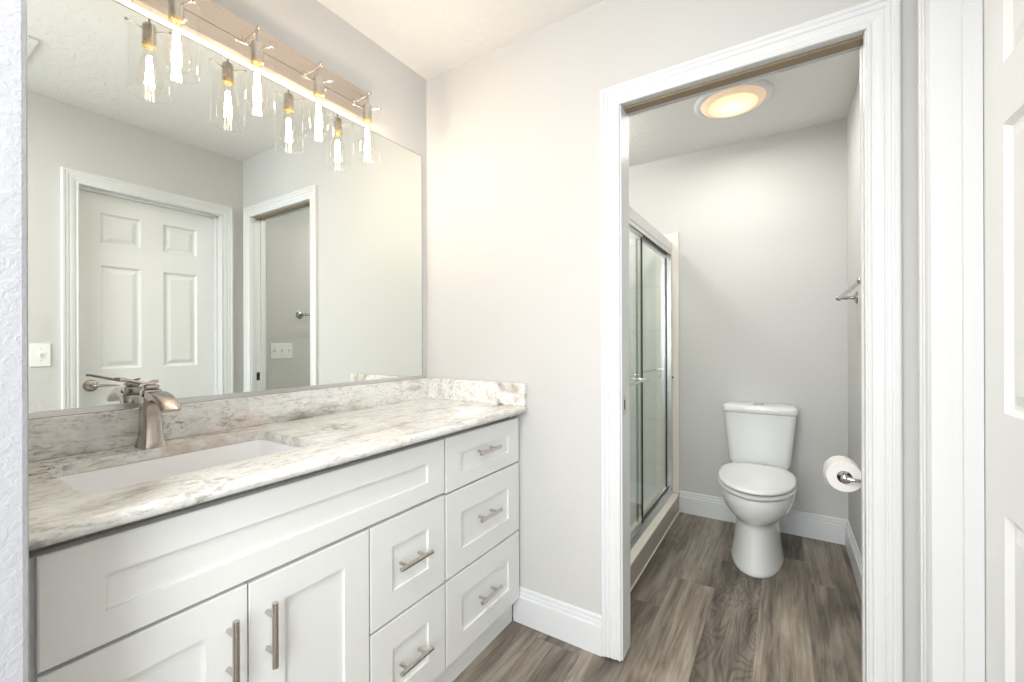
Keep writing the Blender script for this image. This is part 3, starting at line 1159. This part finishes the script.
obj('lid', b, 'seat', to, 60)
for s in (-1, 1):
    b = new()
    cyl(b, (tx + s * 0.075 - 0.02, 1.345, 0.425), (tx + s * 0.075 + 0.02, 1.345, 0.425), 0.011, seg=16)
    box(b, (tx + s * 0.075 - 0.014, 1.338, 0.3975), (tx + s * 0.075 + 0.014, 1.354, 0.425), 0.002)
    obj('seat_hinge', b, 'seat', to, 50)


def tank_ring(hw, yf, yb, z, r=0.035, bow=0.012):
    pts = []
    for x, y_ in rrect(tx - hw, tx + hw, yf, yb, r, 5):
        if y_ < (yf + yb) / 2:
            y_ -= bow * (1 - ((x - tx) / hw) ** 2)
        pts.append((x, y_, z))
    return pts


b = new()
# neck block joining bowl and tank
sweep(b, [tank_ring(hw, yf, yb, z, 0.03, 0.0) for hw, yf, yb, z in ((0.125, 1.36, 1.50, 0.30), (0.145, 1.35, 1.512, 0.37), (0.150, 1.345, 1.515, 0.4105))])
obj('tank_shelf', b, 'china', to, 50)
b = new()
sweep(b, [tank_ring(hw, yf, yb, z, r) for hw, yf, yb, z, r in ((0.140, 1.372, 1.522, 0.412, 0.035), (0.150, 1.366, 1.526, 0.418, 0.035), (0.158, 1.362, 1.530, 0.440, 0.035),
                                                               (0.184, 1.350, 1.532, 0.725, 0.035), (0.184, 1.350, 1.532, 0.728, 0.035))])
tk = obj('tank', b, 'china', to, 50)
b = new()
sweep(b, [tank_ring(hw, yf, yb, z, 0.034) for hw, yf, yb, z in ((0.184, 1.348, 1.532, 0.730), (0.190, 1.343, 1.535, 0.734), (0.191, 1.342, 1.536, 0.758), (0.188, 1.345, 1.535, 0.766),
                                                                 (0.176, 1.357, 1.527, 0.7715), (0.120, 1.40, 1.50, 0.773))])
tl = obj('tank_lid', b, 'china', to, 50)
b = new()
lathe(b, [(0.030, 0.0), (0.030, 0.002), (0.027, 0.003), (0, 0.0032)], (tx, 1.435, 0.7728), 'Z', 28)
obj('flush_button', b, 'bar_chrome', tl, 40)

# ------------------------------------------------------------------ toilet paper and holder
RX, RY, RZ = 1.607, 0.278, 0.699
b = new()
RO, RI, RL = 0.0495, 0.021, 0.100
lathe(b, [(RI, 0), (RO - 0.002, 0), (RO, 0.002), (RO, RL - 0.002), (RO - 0.002, RL), (RI, RL)], (RX, RY, RZ), 'Y', 56, True)
# loose sheet hanging on the left
pts2 = [(RX - (RO + 0.0008) * math.cos(math.radians(a)), RZ + (RO + 0.0008) * math.sin(math.radians(a))) for a in (35, 20, 5, -5)]
pts2 += [(RX - RO - 0.0022, RZ - 0.012), (RX - RO - 0.001, RZ - 0.022), (RX - RO + 0.003, RZ - 0.032)]
secs = [[(x, y_, z) for y_, x, z in ((RY + 0.001, x, z), (RY + RL - 0.001, x, z), (RY + RL - 0.001, x - 0.0006, z), (RY + 0.001, x - 0.0006, z))] for x, z in pts2]
sweep(b, secs)
tp = thing('toilet_paper_roll', 'white toilet paper roll hanging on the holder right of the toilet', 'toilet paper', (RX, RY + RL / 2, RZ - RO))
obj('paper', b, 'paper', tp, 40)
b = new()
lathe(b, [(RI - 0.0012, 0.001), (RI - 0.0002, 0.001), (RI - 0.0002, RL - 0.001), (RI - 0.0012, RL - 0.001)], (RX, RY, RZ), 'Y', 40, True)
obj('cardboard_core', b, 'card', tp, 40)
hd = thing('toilet_paper_holder', 'chrome toilet paper holder on the wall right of the toilet', 'toilet paper holder', (WX, RY - 0.02, RZ))
b = new()
lathe(b, [(0, -0.014), (0.010, -0.013), (0.018, -0.008), (0.025, -0.003), (0.025, 0.0), (0, 0.0)], (WX - 0.0005, RY - 0.022, RZ), 'X', 28)
obj('wall_rosette', b, 'chrome', hd, 40)
b = new()
tube(b, [(WX - 0.010, RY - 0.022, RZ), (WX - 0.05, RY - 0.022, RZ), (RX + 0.03, RY - 0.022, RZ), (RX + 0.008, RY - 0.022, RZ + 0.001), (RX, RY - 0.017, RZ + 0.001), (RX, RY + 0.01, RZ + 0.001), (RX, RY + RL + 0.008, RZ + 0.001)],
     [0.009, 0.006, 0.006, 0.008, 0.009, 0.006, 0.006], 14)
ball(b, (RX, RY - 0.018, RZ + 0.001), 0.0125, 16, (1, 0.8, 1))
ball(b, (RX, RY + RL + 0.008, RZ + 0.001), 0.009, 12)
obj('holder_arm', b, 'chrome', hd, 50)

# ------------------------------------------------------------------ towel bar (toilet room right wall)
tb = thing('towel_bar', 'chrome towel bar on the toilet room right wall above the paper holder', 'towel bar', (WX, 0.84, 1.37))
ZB, XB, Y0B, Y1B = 1.362, 1.668, 0.41, 1.165
b = new()
cyl(b, (XB, Y0B, ZB), (XB, Y1B, ZB), 0.008, seg=20)
obj('bar', b, 'bar_chrome', tb, 40)
for yy in (Y0B, Y1B):
    b = new()
    lathe(b, [(0, -0.016), (0.010, -0.015), (0.016, -0.009), (0.030, -0.004), (0.031, 0.0), (0, 0.0)], (WX - 0.0005, yy, ZB), 'X', 28)
    tube(b, [(WX - 0.012, yy, ZB), (WX - 0.030, yy, ZB), (WX - 0.040, yy, ZB), (XB, yy, ZB)], [0.011, 0.006, 0.009, 0.006], 16)
    ball(b, (XB, yy, ZB), 0.013, 16)
    obj('bar_post', b, 'bar_chrome', tb, 50)

# ------------------------------------------------------------------ ceiling vent
cv = thing('ceiling_vent', 'white ceiling vent, its corner seen at the top left of the mirror', 'vent', (1.30, -1.19, H))
b = new()
for a_, c_ in (((1.16, -1.32), (1.44, -1.295)), ((1.16, -1.088), (1.44, -1.063)), ((1.16, -1.295), (1.185, -1.088)), ((1.415, -1.295), (1.44, -1.088))):
    box(b, (a_[0], a_[1], H - 0.009), (c_[0], c_[1], H - 0.0005), 0.002)
obj('vent_frame', b, 'trim', cv)
b = new()
for k in range(9):
    y_ = -1.285 + k * 0.0235
    sweep(b, [[(x, y_, H - 0.0075), (x, y_ + 0.0015, H - 0.0080), (x, y_ + 0.015, H - 0.0012), (x, y_ + 0.0135, H - 0.0008)] for x in (1.186, 1.414)])
lo = obj('louvers', b, 'trim', cv)
lo['kind'] = 'stuff'

# ------------------------------------------------------------------ light switches


def switch_plate(name, label, y0, y1, z0, z1, n, cat='light switch'):
    t = thing(name, label, cat, (WX, (y0 + y1) / 2, (z0 + z1) / 2))
    b = new()
    box(b, (WX - 0.0058, y0, z0), (WX - 0.0004, y1, z1), 0.0018)
    p = obj('switch_plate', b, 'plastic', t)
    zc = (z0 + z1) / 2
    for k in range(n):
        yc = y0 + (y1 - y0) * (k + 0.5) / n
        b = new()
        box(b, (WX - 0.0085, yc - 0.0052, zc - 0.012), (WX - 0.0056, yc + 0.0052, zc + 0.012), 0.0008)
        sweep(b, [[(WX - 0.0083, yc + sy * 0.0035, zc + sz * 0.005) for sy, sz in ((-1, -1), (1, -1), (1, 1), (-1, 1))],
                  [(WX - 0.0180, yc + sy * 0.0028, zc + 0.006 + sz * 0.003) for sy, sz in ((-1, -1), (1, -1), (1, 1), (-1, 1))]])
        lv = obj('toggle', b, 'plastic', t)
        for s in (-1, 1):
            b = new()
            lathe(b, [(0, -0.0068), (0.0022, -0.0066), (0.0030, -0.0058)], (WX, yc, zc + s * 0.030), 'X', 12)
            obj('plate_screw', b, 'alu', t)
    return t


switch_plate('light_switch', 'single white toggle switch on the wall beside the six-panel door', -0.998, -0.926, 1.034, 1.150, 1)
switch_plate('light_switch', 'triple white toggle switch plate inside the toilet room, seen in the mirror', 0.186, 0.350, 1.030, 1.146, 3)

# ------------------------------------------------------------------ shower
CX1 = 0.838
b = new()
box(b, (0.0, D - 0.014, 0.0), (0.785, D, 1.880))
struct('wall_shower', b, 'tile', 'pale tiled end wall inside the shower', 'shower wall')
b = new()
box(b, (0.0, T, 0.0), (0.014, D - 0.014, 1.880))
struct('wall_shower_side', b, 'tile', 'pale tiled long wall of the shower', 'shower wall')
b = new()
box(b, (0.014, T, 0.0), (0.785, T + 0.014, 1.880))
struct('wall_shower_near', b, 'tile', 'pale tiled near end wall of the shower', 'shower wall')
b = new()
box(b, (0.7855, D - 0.020, 0.126), (CX1, D, 1.8855), 0.004)
struct('trim_6', b, 'cream', 'cream vertical tile edge strip between the shower door and the far wall', 'tile edge')

pan = thing('shower_pan', 'cream-topped beige shower curb and white pan under the glass doors', 'shower pan', (0.4, 0.83, 0))
b = new()
box(b, (0.790, T + 0.001, 0.008), (CX1 - 0.002, D - 0.0205, 0.112), 0.001)
obj('curb_face', b, 'beige', pan)['label'] = 'beige face of the curb'
b = new()
box(b, (0.715, T + 0.001, 0.112), (CX1 + 0.002, D - 0.0205, 0.125), 0.004)
obj('curb_cap', b, 'cream', pan)['label'] = 'cream cap of the curb'
b = new()
box(b, (CX1 - 0.003, T + 0.02, 0.0005), (CX1 + 0.003, D - 0.016, 0.0075), 0.001)
obj('caulk_line', b, 'caulk', pan)
b = new()
box(b, (0.016, T + 0.016, 0.0005), (0.789, D - 0.016, 0.045), 0.004)
box(b, (0.716, T + 0.016, 0.0455), (0.789, D - 0.016, 0.1115), 0.002)
obj('pan_basin', b, 'seat', pan)
# soap shelf on the end wall
b = new()
box(b, (0.02, D - 0.135, 1.262), (0.30, D - 0.0145, 1.285), 0.006)
tag(obj('shower_shelf', b, 'seat'), 'small white shelf on the shower end wall behind the glass', 'shelf')

sd = thing('shower_door', 'framed sliding glass shower door with metal rails and towel bars', 'shower door', (0.772, 0.83, 0.125))
b = new()
ya_, yb_ = T + 0.018, D - 0.0215
# header: sloped face box
hp = [(0.748, 1.735), (0.748, 1.815), (0.760, 1.826), (0.790, 1.826), (0.800, 1.815), (0.800, 1.760), (0.794, 1.752), (0.794, 1.735), (0.788, 1.735), (0.788, 1.748), (0.754, 1.748), (0.754, 1.735)]
sweep(b, [[(x, y_, z) for x, z in hp] for y_ in (ya_, yb_)])
obj('header_rail', b, 'alu', sd)
b = new()
tp_ = [(0.746, 0.1255), (0.746, 0.142), (0.756, 0.142), (0.756, 0.150), (0.759, 0.150), (0.759, 0.134), (0.783, 0.134), (0.783, 0.158), (0.788, 0.158), (0.800, 0.133), (0.800, 0.1255)]
sweep(b, [[(x, y_, z) for x, z in tp_] for y_ in (ya_, yb_)])
obj('bottom_rail', b, 'alu', sd)
for y_a, y_b in ((ya_, ya_ + 0.024), (yb_ - 0.024, yb_)):
    b = new()
    box(b, (0.750, y_a, 0.1345), (0.798, y_b, 1.7345), 0.002)
    j = obj('side_jamb', b, 'alu', sd)
b = new()
box(b, (0.7982, yb_ - 0.019, 0.90), (0.806, yb_ - 0.006, 0.912), 0.001)
obj('bumper', b, 'black', sd)['label'] = 'black rubber bumper'


def glass_panel(x, y0, y1, z0, z1):
    b = new()
    box(b, (x - 0.0025, y0 + 0.006, z0 + 0.012), (x + 0.0025, y1 - 0.006, z1 - 0.02))
    g_ = obj('glass_panel', b, 'shower_glass', sd)
    b = new()
    for a, c in (((y0, z0), (y1, z0 + 0.020)), ((y0, z1 - 0.030), (y1, z1))):
        box(b, (x - 0.007, a[0], a[1]), (x + 0.007, c[0], c[1]), 0.0015)
    obj('panel_rail', b, 'alu', g_)
    b = new()
    for ya1, yb1 in ((y0, y0 + 0.012), (y1 - 0.012, y1)):
        box(b, (x - 0.005, ya1, z0 + 0.020), (x + 0.005, yb1, z1 - 0.030), 0.001)
    obj('edge_seal', b, 'black', g_)['label'] = 'dark edge seal'
    return g_


g1 = glass_panel(0.7785, ya_ + 0.026, 0.860, 0.136, 1.752)
g2 = glass_panel(0.7620, 0.820, yb_ - 0.026, 0.148, 1.740)


def bath_bar(parent, x, y0, y1, z, xg):
    b = new()
    cyl(b, (x, y0, z), (x, y1, z), 0.0075, seg=16)
    for yy in (y0 + 0.03, y1 - 0.03):
        cyl(b, (xg, yy, z), (x, yy, z), 0.006, seg=12)
    obj('bath_towel_bar', b, 'chrome', parent, 40)


bath_bar(g1, 0.826, 0.24, 0.815, 0.948, 0.7815)
bath_bar(g2, 0.715, 0.88, 1.46, 0.962, 0.7590)

# ------------------------------------------------------------------ small dark screw cover on the right casing wall strip
for o in bpy.data.objects:
    if o.type == 'MESH':
        o.data.validate()
